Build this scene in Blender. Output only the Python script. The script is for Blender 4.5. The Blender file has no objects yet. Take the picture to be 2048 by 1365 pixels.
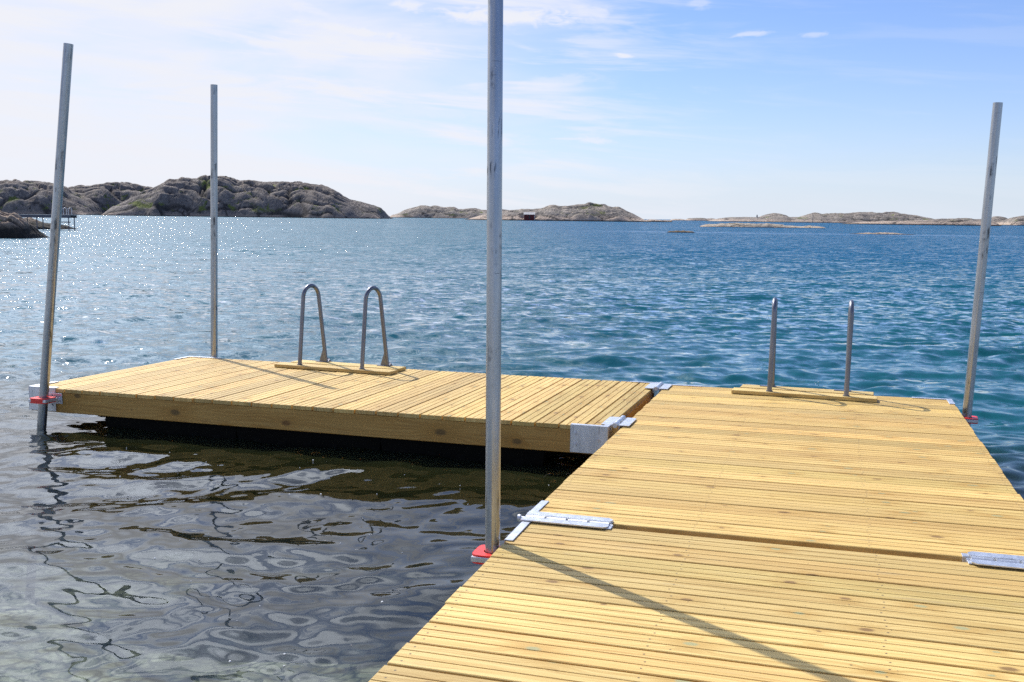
import bpy, bmesh, math, random
import numpy as np
from mathutils import Vector, Matrix
R_ = math.radians
SC = bpy.context.scene
COL = SC.collection

# ------------------------------------------------------------------ camera
H = 1.4                                   # eye height above the decking
PITCH, ROLL, FPX = R_(6.901), R_(0.6985), 2039.4
AX = np.array([1.0, 0, 0]); AU = np.array([0, math.sin(PITCH), math.cos(PITCH)]); AF = np.array([0, math.cos(PITCH), -math.sin(PITCH)])
CX = math.cos(ROLL)*AX + math.sin(ROLL)*AU
CU = -math.sin(ROLL)*AX + math.cos(ROLL)*AU
cam_d = bpy.data.cameras.new('camera'); cam = bpy.data.objects.new('camera', cam_d); COL.objects.link(cam)
cam_d.sensor_width = 36; cam_d.lens = FPX/2048*36; cam_d.clip_start = .05; cam_d.clip_end = 60000
cam.matrix_world = Matrix(((CX[0], CU[0], -AF[0], 0), (CX[1], CU[1], -AF[1], 0), (CX[2], CU[2], -AF[2], H), (0, 0, 0, 1)))
SC.camera = cam
def at(px, py, Y):                        # a point of the landscape at distance Y seen in that direction
    d = AF + CX*(px-1024)/FPX - CU*(py-682.5)/FPX
    return np.array([0, 0, H]) + d*Y/d[1]

# ------------------------------------------------------------------ light
SUN_AZ, SUN_EL = -37.5, 47.5
SC.view_settings.view_transform = 'Standard'; SC.view_settings.look = 'None'
SC.view_settings.exposure = 0.16; SC.view_settings.gamma = 1.0
sd = bpy.data.lights.new('sun', 'SUN'); sun = bpy.data.objects.new('sun', sd); COL.objects.link(sun)
sd.energy = 4.3; sd.angle = R_(.53); sd.color = (1, .965, .90)
SC.cycles.use_denoising = False
sdir = Vector((math.sin(R_(SUN_AZ))*math.cos(R_(SUN_EL)), math.cos(R_(SUN_AZ))*math.cos(R_(SUN_EL)), math.sin(R_(SUN_EL))))
sun.rotation_euler = sdir.to_track_quat('Z', 'Y').to_euler()

class N:                                  # tiny node helper
    def __init__(s, nt): s.t = nt
    def new(s, ty, **k):
        n = s.t.nodes.new(ty)
        for a, b in k.items(): setattr(n, a, b)
        return n
    def lk(s, a, b): s.t.links.new(a, b)
    def put(s, sock, v):
        if hasattr(v, 'is_linked'): s.t.links.new(v, sock)
        elif v is not None: sock.default_value = v
    def m(s, op, a, b=None, c=None, clamp=False):
        n = s.new('ShaderNodeMath', operation=op, use_clamp=clamp)
        for i, v in enumerate((a, b, c)):
            if v is not None: s.put(n.inputs[i], v)
        return n.outputs[0]
    def vm(s, op, a, b=None):
        n = s.new('ShaderNodeVectorMath', operation=op)
        s.put(n.inputs[0], a)
        if b is not None: s.put(n.inputs[3] if op == 'SCALE' else n.inputs[1], b)
        return n.outputs[1] if op in ('LENGTH', 'DOT_PRODUCT', 'DISTANCE') else n.outputs[0]
    def comb(s, x, y, z):
        n = s.new('ShaderNodeCombineXYZ')
        for i, v in enumerate((x, y, z)): s.put(n.inputs[i], v)
        return n.outputs[0]
    def sep(s, v):
        n = s.new('ShaderNodeSeparateXYZ'); s.put(n.inputs[0], v); return n.outputs
    def noise(s, vec, scale, detail=3, rough=.5, dist=0, col=False, d='3D'):
        n = s.new('ShaderNodeTexNoise', noise_dimensions=d); s.put(n.inputs['Vector'], vec)
        n.inputs['Scale'].default_value = scale; n.inputs['Detail'].default_value = detail
        n.inputs['Roughness'].default_value = rough; n.inputs['Distortion'].default_value = dist
        return n.outputs['Color'] if col else n.outputs['Fac']
    def mr(s, v, a, b, c=0, d=1, smooth=True):
        n = s.new('ShaderNodeMapRange', interpolation_type='SMOOTHSTEP' if smooth else 'LINEAR')
        for i, x in enumerate((v, a, b, c, d)): s.put(n.inputs[i], x)
        return n.outputs[0]
    def mix(s, f, a, b, mode='MIX'):
        n = s.new('ShaderNodeMix', data_type='RGBA', blend_type=mode); s.put(n.inputs[0], f)
        for i, v in ((6, a), (7, b)):
            s.put(n.inputs[i], (tuple(v)+(1,))[:4] if isinstance(v, (tuple, list)) else v)
        return n.outputs[2]
    def ramp(s, f, stops):
        n = s.new('ShaderNodeValToRGB'); s.put(n.inputs[0], f); e = n.color_ramp.elements
        while len(e) < len(stops): e.new(.5)
        for k, (p, c) in zip(e, stops): k.position = p; k.color = tuple(c)+(1,)
        return n.outputs[0]

# ------------------------------------------------------------------ sky
wd = bpy.data.worlds.new('World'); SC.world = wd; wd.use_nodes = True
n = N(wd.node_tree); bg = wd.node_tree.nodes['Background']
sky = n.new('ShaderNodeTexSky', sky_type='NISHITA', sun_disc=False, sun_elevation=R_(SUN_EL), sun_rotation=R_(SUN_AZ), altitude=0, air_density=1.0, dust_density=.3, ozone_density=3.0)
SKY_STR = .12
base0 = n.vm('MULTIPLY', sky.outputs[0], (.75, .83, 1.12))
D = n.new('ShaderNodeTexCoord').outputs['Generated']
dx, dy, dz = n.sep(D)[:3]
az = n.m('MULTIPLY', n.m('ARCTAN2', dx, dy), 57.2958)          # degrees right of +Y
el = n.m('MULTIPLY', n.m('ARCSINE', dz), 57.2958)
WH0 = (6.5, 6.6, 7.1)                                           # thin white cloud, in units of the sky texture
# broad white veil toward the sun
dots = n.vm('DOT_PRODUCT', D, tuple(Vector((math.sin(R_(-46)), math.cos(R_(-46)), .45)).normalized()))
vn = n.noise(n.comb(n.m('MULTIPLY', az, .05), n.m('MULTIPLY', el, .22), 0), 1.0, 5, .55, .6)
veil = n.mr(n.m('ADD', dots, n.m('MULTIPLY', n.m('SUBTRACT', vn, .5), .5)), .57, .90)
veil = n.m('MULTIPLY', veil, n.m('ADD', .86, n.m('MULTIPLY', n.mr(n.noise(n.comb(n.m('MULTIPLY', n.m('ADD', az, n.m('MULTIPLY', el, 1.5)), .07), n.m('MULTIPLY', el, .6), 21), 1, 5, .6, .4), .40, .58), .14)))
# higher up the cloud is broken into bright shreds with blue between
shred = n.noise(n.comb(n.m('MULTIPLY', n.m('ADD', az, n.m('MULTIPLY', el, .5)), .09), n.m('MULTIPLY', el, .17), 31), 1.0, 2.5, .5, .5)
broken = n.mr(shred, .40, .58, .25, 1)
veil = n.m('MULTIPLY', veil, n.m('ADD', 1, n.m('MULTIPLY', n.mr(el, 13, 20), n.m('SUBTRACT', broken, 1))))
sun_d = n.vm('DOT_PRODUCT', D, tuple(sdir))
glow = n.m('ADD', n.mr(sun_d, .805, .96, 0, 4.2, False), n.mr(sun_d, .95, .999, 0, 3.0))     # thin cloud glows round the sun
WH = n.vm('ADD', WH0, n.vm('SCALE', (5.4, 6.0, 7.0), glow))
# haze close to the horizon
base = n.mix(n.m('MULTIPLY', n.m('POWER', 2.718, n.m('MULTIPLY', n.m('MAXIMUM', el, 0), -.30)), .85), base0, (4.8, 5.75, 6.9))
low = n.m('MULTIPLY', n.m('POWER', 2.718, n.m('MULTIPLY', n.m('MAXIMUM', el, 0), -.33)), .55)
lown = n.m('MULTIPLY', low, n.mr(az, 35, -20, .55, 1.25))
# streaky cirrus
cn = n.noise(n.comb(n.m('MULTIPLY', n.m('ADD', az, n.m('MULTIPLY', el, 1.2)), .085), n.m('MULTIPLY', n.m('ADD', el, n.m('MULTIPLY', az, .05)), .75), 3.7), 1.0, 6, .6, .5)
cir = n.m('MULTIPLY', n.mr(cn, .45, .64), n.mr(az, 16, -6, .12, .95))
cir = n.m('MULTIPLY', cir, n.mr(el, 34, 14, .3, 1))
fac = n.m('SUBTRACT', 1, n.m('MULTIPLY', n.m('MULTIPLY', n.m('SUBTRACT', 1, veil), n.m('SUBTRACT', 1, lown, clamp=True)), n.m('SUBTRACT', 1, cir)))
# separate small clouds: azimuth, elevation, half width, half height, slope, strength
fray = n.noise(n.comb(n.m('MULTIPLY', az, .9), n.m('MULTIPLY', el, 2.2), 1.3), 1.0, 5, .62, .8)
warp = n.m('MULTIPLY', n.m('SUBTRACT', n.noise(n.comb(n.m('MULTIPLY', az, .35), n.m('MULTIPLY', el, .9), 9), 1, 3, .5), .5), 1.6)
for (px, py, hw, hh, sl, st) in [(1010, 34, 150, 20, .03, .95), (815, 12, 36, 13, .1, .8), (700, 60, 130, 10, .09, .85), (770, 96, 120, 11, .05, .9), (560, 92, 110, 9, .05, .7), (620, 20, 60, 12, .3, .5),
        (1110, 165, 95, 14, -.12, .38), (1180, 25, 50, 18, 0, .5), (1248, 112, 22, 5, .1, .85), (1500, 68, 40, 6, -.05, .55), (1628, 70, 30, 6, 0, .42), (1190, 281, 42, 8, .05, .65), (1130, 278, 34, 3, 0, .4),
        (1100, 208, 120, 9, -.02, .28), (860, 225, 150, 12, .03, .25), (1400, 8, 30, 12, 0, .35), (700, 130, 150, 7, .02, .3)]:
    v = at(px, py, 1.0)-np.array([0, 0, H]); a0 = math.degrees(math.atan2(v[0], v[1])); e0 = math.degrees(math.atan2(v[2], math.hypot(v[0], v[1])))
    k = 57.3/2039
    u = n.m('DIVIDE', n.m('SUBTRACT', az, a0), hw*k)
    w_ = n.m('DIVIDE', n.m('ADD', n.m('SUBTRACT', el, e0), n.m('ADD', n.m('MULTIPLY', n.m('SUBTRACT', az, a0), sl), n.m('MULTIPLY', warp, hh*k*.8))), hh*k)
    g = n.m('POWER', 2.718, n.m('MULTIPLY', n.m('ADD', n.m('MULTIPLY', u, u), n.m('MULTIPLY', w_, w_)), -1.0))
    c = n.m('MULTIPLY', n.mr(n.m('ADD', g, n.m('MULTIPLY', n.m('SUBTRACT', fray, .5), 1.5)), .30, .95), st)
    c = n.m('MULTIPLY', c, n.mr(g, .02, .3))
    fac = n.m('SUBTRACT', 1, n.m('MULTIPLY', n.m('SUBTRACT', 1, fac), n.m('SUBTRACT', 1, c)))
col = n.mix(fac, base, WH)
n.lk(col, bg.inputs[0]); bg.inputs[1].default_value = SKY_STR

# ------------------------------------------------------------------ helpers
def tag(o, label=None, cat=None, group=None, kind=None):
    for k, v in (('label', label), ('category', cat), ('group', group), ('kind', kind)):
        if v: o[k] = v
    return o
def empty(name, mat, label=None, cat=None, group=None):
    o = bpy.data.objects.new(name, None); COL.objects.link(o); o.matrix_world = mat; o.empty_display_size = .2
    return tag(o, label, cat, group)
def material(name):
    m = bpy.data.materials.new(name); m.use_nodes = True
    return m, N(m.node_tree), m.node_tree.nodes['Principled BSDF']
class MB:
    """collects shapes into one mesh; per vertex 'wc' = (along the grain, across, board number)"""
    def __init__(s): s.v = []; s.f = []; s.w = []; s.sm = []
    def add(s, vs, fs, wc=None, smooth=False):
        b = len(s.v); s.v += [tuple(x) for x in vs]; s.f += [tuple(i+b for i in f) for f in fs]
        s.w += [tuple(x) for x in wc] if wc is not None else [(x[0], x[1], 0) for x in vs]
        s.sm += [smooth]*len(fs)
    def box(s, lo, hi, bev=.003, axis=0, bid=0, mat=None):
        """bevelled box (chamfered edges)"""
        lo = np.array(lo, float); hi = np.array(hi, float); b = min(bev, *((hi-lo)*.45))
        c = (lo+hi)/2; h = (hi-lo)/2
        vs = []; idx = {}
        for sx in (-1, 1):
            for sy in (-1, 1):
                for sz in (-1, 1):
                    sg = np.array([sx, sy, sz])
                    for k in range(3):
                        p = h.copy()-b; p[k] = h[k]; idx[(sx, sy, sz, k)] = len(vs); vs.append(c+sg*p)
        fs = []
        def q(l): fs.append(tuple(idx[i] for i in l))
        for k in range(3):
            a, d = (k+1) % 3, (k+2) % 3
            for sg in (-1, 1):
                l = []
                for (u, v) in ((-1, -1), (1, -1), (1, 1), (-1, 1)):
                    t = [0, 0, 0]; t[k] = sg; t[a] = u; t[d] = v; l.append((*t, k))
                q(l if sg > 0 else l[::-1])
            for u in (-1, 1):
                for v in (-1, 1):          # edge along k between faces a and d
                    def key(sk, f):
                        t = [0, 0, 0]; t[k] = sk; t[a] = u; t[d] = v; return (*t, f)
                    l = [key(-1, a), key(1, a), key(1, d), key(-1, d)]
                    q(l if u*v > 0 else l[::-1]) 
        for sx in (-1, 1):
            for sy in (-1, 1):
                for sz in (-1, 1):
                    l = [(sx, sy, sz, k) for k in range(3)]
                    q(l if sx*sy*sz > 0 else l[::-1])
        vs = np.array(vs); o = [i for i in range(3) if i != axis]
        wc = [(v[axis], v[o[0]]+v[o[1]], bid) for v in vs]
        if mat is not None: vs = [mat @ Vector(v) for v in vs]
        s.add(vs, fs, wc)
    def prism(s, pts, z0, z1, mat=None):
        """polygon in xy, extruded"""
        m = len(pts); vs = [(x, y, z0) for x, y in pts]+[(x, y, z1) for x, y in pts]
        fs = [tuple(range(m))[::-1], tuple(range(m, 2*m))]+[(i, (i+1) % m, m+(i+1) % m, m+i) for i in range(m)]
        if mat is not None: vs = [mat @ Vector(v) for v in vs]
        s.add(vs, fs)
    def tube(s, path, r, seg=20, cap=True, hollow=False):
        path = [Vector(p) for p in path]; rings = []; t0 = None; vs = []; 
        rr = r if isinstance(r, (list, tuple)) else [r]*len(path)
        for i, p in enumerate(path):
            t = (path[min(i+1, len(path)-1)]-path[max(i-1, 0)]).normalized()
            if t0 is None:
                a = t.orthogonal().normalized()
            else:
                a = t0[1]-t*t0[1].dot(t); a.normalize()
            b = t.cross(a); t0 = (t, a)
            vs += [p+(a*math.cos(2*math.pi*k/seg)+b*math.sin(2*math.pi*k/seg))*rr[i] for k in range(seg)]
        m = len(path)
        fs = [(i*seg+k, i*seg+(k+1) % seg, (i+1)*seg+(k+1) % seg, (i+1)*seg+k) for i in range(m-1) for k in range(seg)]
        s.add(vs, fs, [(v[2], math.atan2(v[1], v[0]), 0) for v in vs], True)
        if cap and not hollow:
            s.add(vs[:seg], [tuple(range(seg))[::-1]]); s.add(vs[-seg:], [tuple(range(seg))])
        if hollow:                          # open end with wall thickness, top only
            t, a = t0; b = t.cross(a); p = path[-1]; e = vs[-seg:]
            inn = [p+(a*math.cos(2*math.pi*k/seg)+b*math.sin(2*math.pi*k/seg))*rr[-1]*.9 for k in range(seg)]
            dn = [q-t*.25 for q in inn]
            vv = e+inn+dn
            s.add(vv, [(k, (k+1) % seg, seg+(k+1) % seg, seg+k) for k in range(seg)]+[(seg+k, seg+(k+1) % seg, 2*seg+(k+1) % seg, 2*seg+k) for k in range(seg)]+[tuple(range(2*seg, 3*seg))])
    def build(s, name, mt, parent=None, world=None):
        me = bpy.data.meshes.new(name); me.from_pydata(s.v, [], s.f)
        at_ = me.attributes.new('wc', 'FLOAT_VECTOR', 'POINT'); at_.data.foreach_set('vector', np.array(s.w, np.float32).ravel())
        me.polygons.foreach_set('use_smooth', s.sm); me.materials.append(mt); me.validate(); me.update()
        o = bpy.data.objects.new(name, me); COL.objects.link(o)
        if parent is not None: o.parent = parent
        if world is not None: o.matrix_world = world
        return o

# ------------------------------------------------------------------ materials
def wood_mat(name, tone=(1, 1, 1), nails=(), strip=0.0, first=0.0, kn=.42, kz=1.0):
    m, n, b = material(name)
    A = n.new('ShaderNodeAttribute', attribute_name='wc').outputs['Vector']
    a, c, i = n.sep(A)[:3]
    wn = n.new('ShaderNodeTexWhiteNoise', noise_dimensions='1D'); n.put(wn.inputs['W'], i)
    r1 = wn.outputs['Value']; rc = n.sep(wn.outputs['Color'])
    off = n.m('MULTIPLY', i, 7.31)
    # slow drift of tone down a board and across the deck
    slow = n.noise(n.comb(n.m('ADD', a, off), n.m('MULTIPLY', c, 3), off), 1.3, 3, .5)
    warp = n.m('MULTIPLY', n.m('SUBTRACT', n.noise(n.comb(n.m('MULTIPLY', a, 1.2), n.m('MULTIPLY', c, 5), off), 1, 3, .55), .5), .10)
    # knots
    ka, kc = n.m('MULTIPLY', n.m('ADD', a, n.m('MULTIPLY', off, 1.7)), 2.1), n.m('MULTIPLY', n.m('ADD', c, off), 9.0)
    kv = n.comb(ka, kc, 0)
    vo = n.new('ShaderNodeTexVoronoi', voronoi_dimensions='2D'); n.put(vo.inputs['Vector'], kv); vo.inputs['Scale'].default_value = 1
    dp = n.sep(n.vm('SUBTRACT', kv, vo.outputs['Position'])); rnd = n.sep(vo.outputs['Color'])
    dA, dC = n.m('DIVIDE', dp[0], 2.1), n.m('DIVIDE', dp[1], 9.0)
    kd = n.m('SQRT', n.m('ADD', n.m('POWER', n.m('MULTIPLY', dA, .52), 2), n.m('POWER', dC, 2)))
    kd = n.m('ADD', kd, n.m('MULTIPLY', n.m('SUBTRACT', n.noise(n.comb(n.m('MULTIPLY', a, 60), n.m('MULTIPLY', c, 90), 0), 1, 2), .5), .008))
    on = n.m('GREATER_THAN', rnd[0], kn)
    ks = n.m('ADD', .006*kz, n.m('MULTIPLY', rnd[1], .012*kz))
    core = n.m('MULTIPLY', n.mr(kd, n.m('MULTIPLY', ks, 1.15), n.m('MULTIPLY', ks, .5)), on)
    halo = n.m('MULTIPLY', n.mr(kd, n.m('MULTIPLY', ks, 5.0), n.m('MULTIPLY', ks, .8)), on)
    # growth rings as stretched bands, bent round the knots
    bend = n.m('MULTIPLY', n.m('MULTIPLY', halo, dC), .9)
    gx = n.m('ADD', n.m('ADD', c, warp), bend)
    ring = n.noise(n.comb(n.m('MULTIPLY', a, 1.1), n.m('MULTIPLY', gx, 75), n.m('MULTIPLY', i, 3.3)), 1, 4, .62)
    fine = n.noise(n.comb(n.m('MULTIPLY', a, 7), n.m('MULTIPLY', gx, 330), i), 1, 3, .6)
    g = n.m('ADD', n.m('MULTIPLY', ring, .72), n.m('MULTIPLY', fine, .28))
    col = n.ramp(g, [(.26, (.38, .215, .055)), (.42, (.56, .375, .120)), (.55, (.685, .495, .183)), (.74, (.77, .585, .255))])
    # board to board: yellow, pinkish, greenish, pale
    col = n.mix(n.m('MULTIPLY', n.mr(rc[0], .5, 1, 0, 1), .45), col, n.mix(1, col, (1.0, .86, .74), 'MULTIPLY'))
    col = n.mix(n.m('MULTIPLY', n.mr(rc[1], .55, 1, 0, 1), .5), col, n.mix(1, col, (.90, .96, .78), 'MULTIPLY'))
    br = n.m('ADD', n.m('ADD', .77, n.m('MULTIPLY', rc[2], .34)), n.m('MULTIPLY', n.m('SUBTRACT', slow, .5), .34))
    col = n.mix(1, col, n.comb(br, br, br), 'MULTIPLY')
    # greyish drag marks and damp patches
    dirt = n.noise(n.comb(n.m('MULTIPLY', n.m('ADD', a, off), 2.5), n.m('MULTIPLY', c, 16), 5.5), 1, 5, .65)
    col = n.mix(n.mr(dirt, .57, .78, 0, .5), col, (.33, .26, .15))
    gr = n.noise(n.comb(n.m('MULTIPLY', n.m('ADD', a, off), 3.0), n.m('MULTIPLY', c, 30), 2.5), 1, 3, .5)
    col = n.mix(n.mr(gr, .64, .80, 0, .28), col, (.46, .48, .24))
    cr_ = n.new('ShaderNodeTexVoronoi', voronoi_dimensions='2D'); n.put(cr_.inputs['Vector'], n.comb(a, n.m('ADD', c, off), 0)); cr_.inputs['Scale'].default_value = 7
    cs = n.sep(cr_.outputs['Color']); col = n.mix(n.m('MULTIPLY', n.m('MULTIPLY', n.mr(cr_.outputs['Distance'], n.m('ADD', .02, n.m('MULTIPLY', cs[1], .03)), .012), n.m('GREATER_THAN', cs[0], .90)), .8), col, (.07, .05, .03))
    col = n.mix(n.m('MULTIPLY', halo, n.m('ADD', .25, n.m('MULTIPLY', rnd[2], .40))), col, (.42, .24, .05))
    kcol = n.mix(n.m('GREATER_THAN', rnd[2], .5), (.20, .11, .035), (.33, .33, .17) if kz == 1 else (.17, .12, .05))
    col = n.mix(n.m('MULTIPLY', core, .88), col, kcol)
    if tone != (1, 1, 1): col = n.mix(1, col, tone, 'MULTIPLY')
    if nails:
        tot = None
        sp = n.m('DIVIDE', n.m('SUBTRACT', c, first), strip)
        sid = n.m('FLOOR', sp)
        wj = n.new('ShaderNodeTexWhiteNoise', noise_dimensions='2D'); n.put(wj.inputs['Vector'], n.comb(sid, i, 0)); jc = n.sep(wj.outputs['Color'])
        v = n.m('MULTIPLY', n.m('SUBTRACT', n.m('SUBTRACT', n.m('FRACT', sp), .5), n.m('MULTIPLY', n.m('SUBTRACT', jc[2], .5), .12)), strip)
        for k, a0 in enumerate(nails):
            u = n.m('SUBTRACT', n.m('SUBTRACT', a, a0), n.m('MULTIPLY', n.m('SUBTRACT', jc[k % 2], .5), .022))
            d = n.m('SQRT', n.m('ADD', n.m('MULTIPLY', u, u), n.m('MULTIPLY', v, v)))
            mk = n.mr(d, .0052, .0032); tot = mk if tot is None else n.m('MAXIMUM', tot, mk)
        top = n.m('GREATER_THAN', n.sep(n.new('ShaderNodeNewGeometry').outputs['Normal'])[2], .9)
        tot = n.m('MULTIPLY', tot, top)
        col = n.mix(n.m('MULTIPLY', tot, .86), col, (.06, .045, .035))
    n.lk(col, b.inputs['Base Color'])
    b.inputs['Roughness'].default_value = .62; b.inputs['Specular IOR Level'].default_value = .35
    bp = n.new('ShaderNodeBump'); bp.inputs['Strength'].default_value = .35; bp.inputs['Distance'].default_value = .0012
    n.lk(n.m('SUBTRACT', g, n.m('MULTIPLY', core, .5)), bp.inputs['Height']); n.lk(bp.outputs[0], b.inputs['Normal'])
    return m
def metal_mat(name, c0, c1, rough=.42, metallic=.85, scale=22, marks=.5):
    m, n, b = material(name)
    P = n.new('ShaderNodeTexCoord').outputs['Object']; x, y, z = n.sep(P)[:3]
    vo = n.new('ShaderNodeTexVoronoi'); n.put(vo.inputs['Vector'], P); vo.inputs['Scale'].default_value = scale*9
    sp = n.sep(vo.outputs['Color'])[0]
    mot = n.noise(n.comb(n.m('MULTIPLY', x, 1), y, n.m('MULTIPLY', z, .10)), scale, 5, .65)
    f = n.m('ADD', n.m('MULTIPLY', sp, .06), n.m('MULTIPLY', mot, .94))
    col = n.ramp(f, [(.3, c0), (.7, c1)])
    scr = n.noise(n.comb(n.m('MULTIPLY', x, 40), n.m('MULTIPLY', y, 40), n.m('MULTIPLY', z, 3)), 1, 5, .75, .4)
    blot = n.noise(P, 6, 4, .6)
    mk = n.m('MULTIPLY', n.mr(scr, .52, .62), n.mr(blot, .50, .62, 0, marks))
    rg = n.noise(n.comb(n.m('MULTIPLY', x, 3), n.m('MULTIPLY', y, 3), n.m('MULTIPLY', z, 70)), 1, 3, .7)
    mk = n.m('MAXIMUM', mk, n.m('MULTIPLY', n.mr(rg, .64, .70), n.mr(n.noise(P, 9, 2), .50, .57, 0, marks)))
    col = n.mix(mk, col, (.07, .075, .085))
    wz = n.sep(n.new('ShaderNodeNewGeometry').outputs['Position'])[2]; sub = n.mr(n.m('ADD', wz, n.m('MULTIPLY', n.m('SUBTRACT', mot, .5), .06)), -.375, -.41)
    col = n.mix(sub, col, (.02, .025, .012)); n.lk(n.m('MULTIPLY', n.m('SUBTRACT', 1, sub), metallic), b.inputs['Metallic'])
    n.lk(col, b.inputs['Base Color'])
    n.lk(n.m('ADD', rough-.10, n.m('MULTIPLY', mot, .22)), b.inputs['Roughness'])
    bp = n.new('ShaderNodeBump'); bp.inputs['Strength'].default_value = .2; bp.inputs['Distance'].default_value = .001
    n.lk(mot, bp.inputs['Height']); n.lk(bp.outputs[0], b.inputs['Normal'])
    return m
def plain_mat(name, c, rough=.5, var=.25, scale=14, metallic=0, bump=.0):
    m, n, b = material(name)
    P = n.new('ShaderNodeTexCoord').outputs['Object']; f = n.noise(P, scale, 4, .6)
    n.lk(n.mix(f, tuple(x*(1-var) for x in c), tuple(min(1, x*(1+var)) for x in c)), b.inputs['Base Color'])
    b.inputs['Roughness'].default_value = rough; b.inputs['Metallic'].default_value = metallic
    if bump:
        bp = n.new('ShaderNodeBump'); bp.inputs['Strength'].default_value = .5; bp.inputs['Distance'].default_value = bump
        n.lk(f, bp.inputs['Height']); n.lk(bp.outputs[0], b.inputs['Normal'])
    return m
PITCHB = .1748; GAP = .012
STRIP = (PITCHB-GAP)/3
M_DECK = wood_mat('decking pine cross boards', tone=(1.0, .975, .93), nails=(.035, .78, 1.54, 2.272), strip=STRIP)
M_DECKC = wood_mat('decking pine long boards', tone=(.95, .90, .84), nails=(.035, .55, 1.10, 1.65, 2.19), strip=STRIP)
M_BEAM = wood_mat('frame timber', tone=(.80, .66, .46), kn=.5, kz=1.7)
M_DECKB = wood_mat('decking pine tan boards', tone=(.955, .90, .80), nails=(.035, .78, 1.54, 2.272), strip=STRIP)
M_PLANK = wood_mat('planed plank', tone=(1.04, 1.04, 1.02))
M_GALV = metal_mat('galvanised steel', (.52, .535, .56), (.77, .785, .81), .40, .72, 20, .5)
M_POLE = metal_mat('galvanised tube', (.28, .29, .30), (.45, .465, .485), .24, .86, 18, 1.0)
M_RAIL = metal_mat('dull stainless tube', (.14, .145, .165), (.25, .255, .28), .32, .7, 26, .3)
M_RED = plain_mat('red plastic', (.78, .035, .025), .38, .12, 20)
M_BLACK = plain_mat('black float plastic', (.0025, .0025, .0022), .7, .3, 6); M_BLACK.node_tree.nodes['Principled BSDF'].inputs['Specular IOR Level'].default_value = .12
M_DARK = plain_mat('dark rubber', (.02, .02, .022), .6, .3, 30)

# ------------------------------------------------------------------ pontoons
def mat4(o, e, nn):
    e = Vector(e).normalized(); nn = Vector(nn); nn = (nn-e*nn.dot(e)).normalized(); k = e.cross(nn)
    return Matrix(((e.x, nn.x, k.x, o[0]), (e.y, nn.y, k.y, o[1]), (e.z, nn.z, k.z, o[2]), (0, 0, 0, 1)))
MB_ = mat4((.0806, 4.690, 0), (.9552, -.2959, .0072), (.2959, .9552, -.0101))
MC_ = mat4((-3.9713, 8.2882, -.0309), (.9554, -.2952, .0027), (.2952, .9554, -.0140))
MA_ = MB_ @ Matrix.Translation((.013, -.060, 0)) @ Matrix.Rotation(R_(1.55), 4, 'X') @ Matrix.Translation((0, -4.375, 0))
BEAM_H = .165

def board_profile(w, th=.030, g=.0048, gd=.007, ch=.0028):
    """cross-section of a board with two grooves, (across, height) from -w/2 to w/2; top at 0"""
    s = w/3; p = [(-w/2, -th), (-w/2, -ch), (-w/2+ch, 0)]
    for k in (1, 2):
        x = -w/2+s*k
        p += [(x-g/2-ch*.5, 0), (x-g/2, -ch*.6), (x-g/2+.0006, -gd), (x+g/2-.0006, -gd), (x+g/2, -ch*.6), (x+g/2+ch*.5, 0)]
    p += [(w/2-ch, 0), (w/2, -ch), (w/2, -th)]
    return p
def decking(nb, length, pitch, axis, rng, id0, mt, parent, off=0.0):
    """nb boards laid side by side; axis 0: boards run along x and are stacked along y"""
    mb = MB()
    for k in range(nb):
        w = pitch-GAP-rng.uniform(-.0015, .003); c0 = off+(k+.5)*pitch
        prof = board_profile(w, ch=.0022+rng.random()*.001)
        a0, a1 = rng.uniform(-.004, .004), length+rng.uniform(-.004, .004); dz = rng.uniform(-.0012, .0012); sk = rng.uniform(-.0008, .0008)
        m = len(prof); vs = []; wc = []
        for a, ex in ((a0, 0), (a0+.0025, 1), (a1-.0025, 1), (a1, 0)):
            for (x, z) in prof:
                zz = z+dz-(.002 if (not ex and z > -.01) else 0)
                x2 = c0+x+sk*(a-length/2)
                vs.append((a, x2, zz) if axis == 0 else (x2, a, zz)); wc.append((a, x+w/2+(-.004 if z < -.02 else 0), id0+k))
        fs = [tuple(range(m)), tuple(range(3*m, 4*m))[::-1]]
        for q in range(3):
            fs += [(q*m+i, (q+1)*m+i, (q+1)*m+(i+1) % m, q*m+(i+1) % m) for i in range(m)]
        if axis == 1: fs = [f[::-1] for f in fs]
        mb.add(vs, [f[::-1] for f in fs], wc)
    return mb.build('decking', mt, parent)
def framework(Lx, Ly, parent, id0, joist_axis):
    th = .045; t = .032
    z1, z0 = -t-.001, -t-BEAM_H
    parts = [((.004, .004, z0), (Lx-.004, .004+th, z1), 0), ((.004, Ly-.004-th, z0), (Lx-.004, Ly-.004, z1), 0), ((.004, .006+th, z0), (.004+th, Ly-.006-th, z1), 1), ((Lx-.004-th, .006+th, z0), (Lx-.004, Ly-.006-th, z1), 1)]
    for k, (lo, hi, ax) in enumerate(parts):
        mb = MB(); mb.box(lo, hi, .004, ax, id0+k); mb.build('edge_beam', M_BEAM, parent)
    if joist_axis == 1:
        for k in range(3):
            x = Lx*(k+1)/4; mb = MB(); mb.box((x-.022, .06, z0+.02), (x+.022, Ly-.06, z1), .003, 1, id0+9+k); mb.build('joist', M_BEAM, parent)
    else:
        for k in range(3):
            y = Ly*(k+1)/4; mb = MB(); mb.box((.06, y-.022, z0+.02), (Lx-.06, y+.022, z1), .003, 0, id0+9+k); mb.build('joist', M_BEAM, parent)
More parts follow.
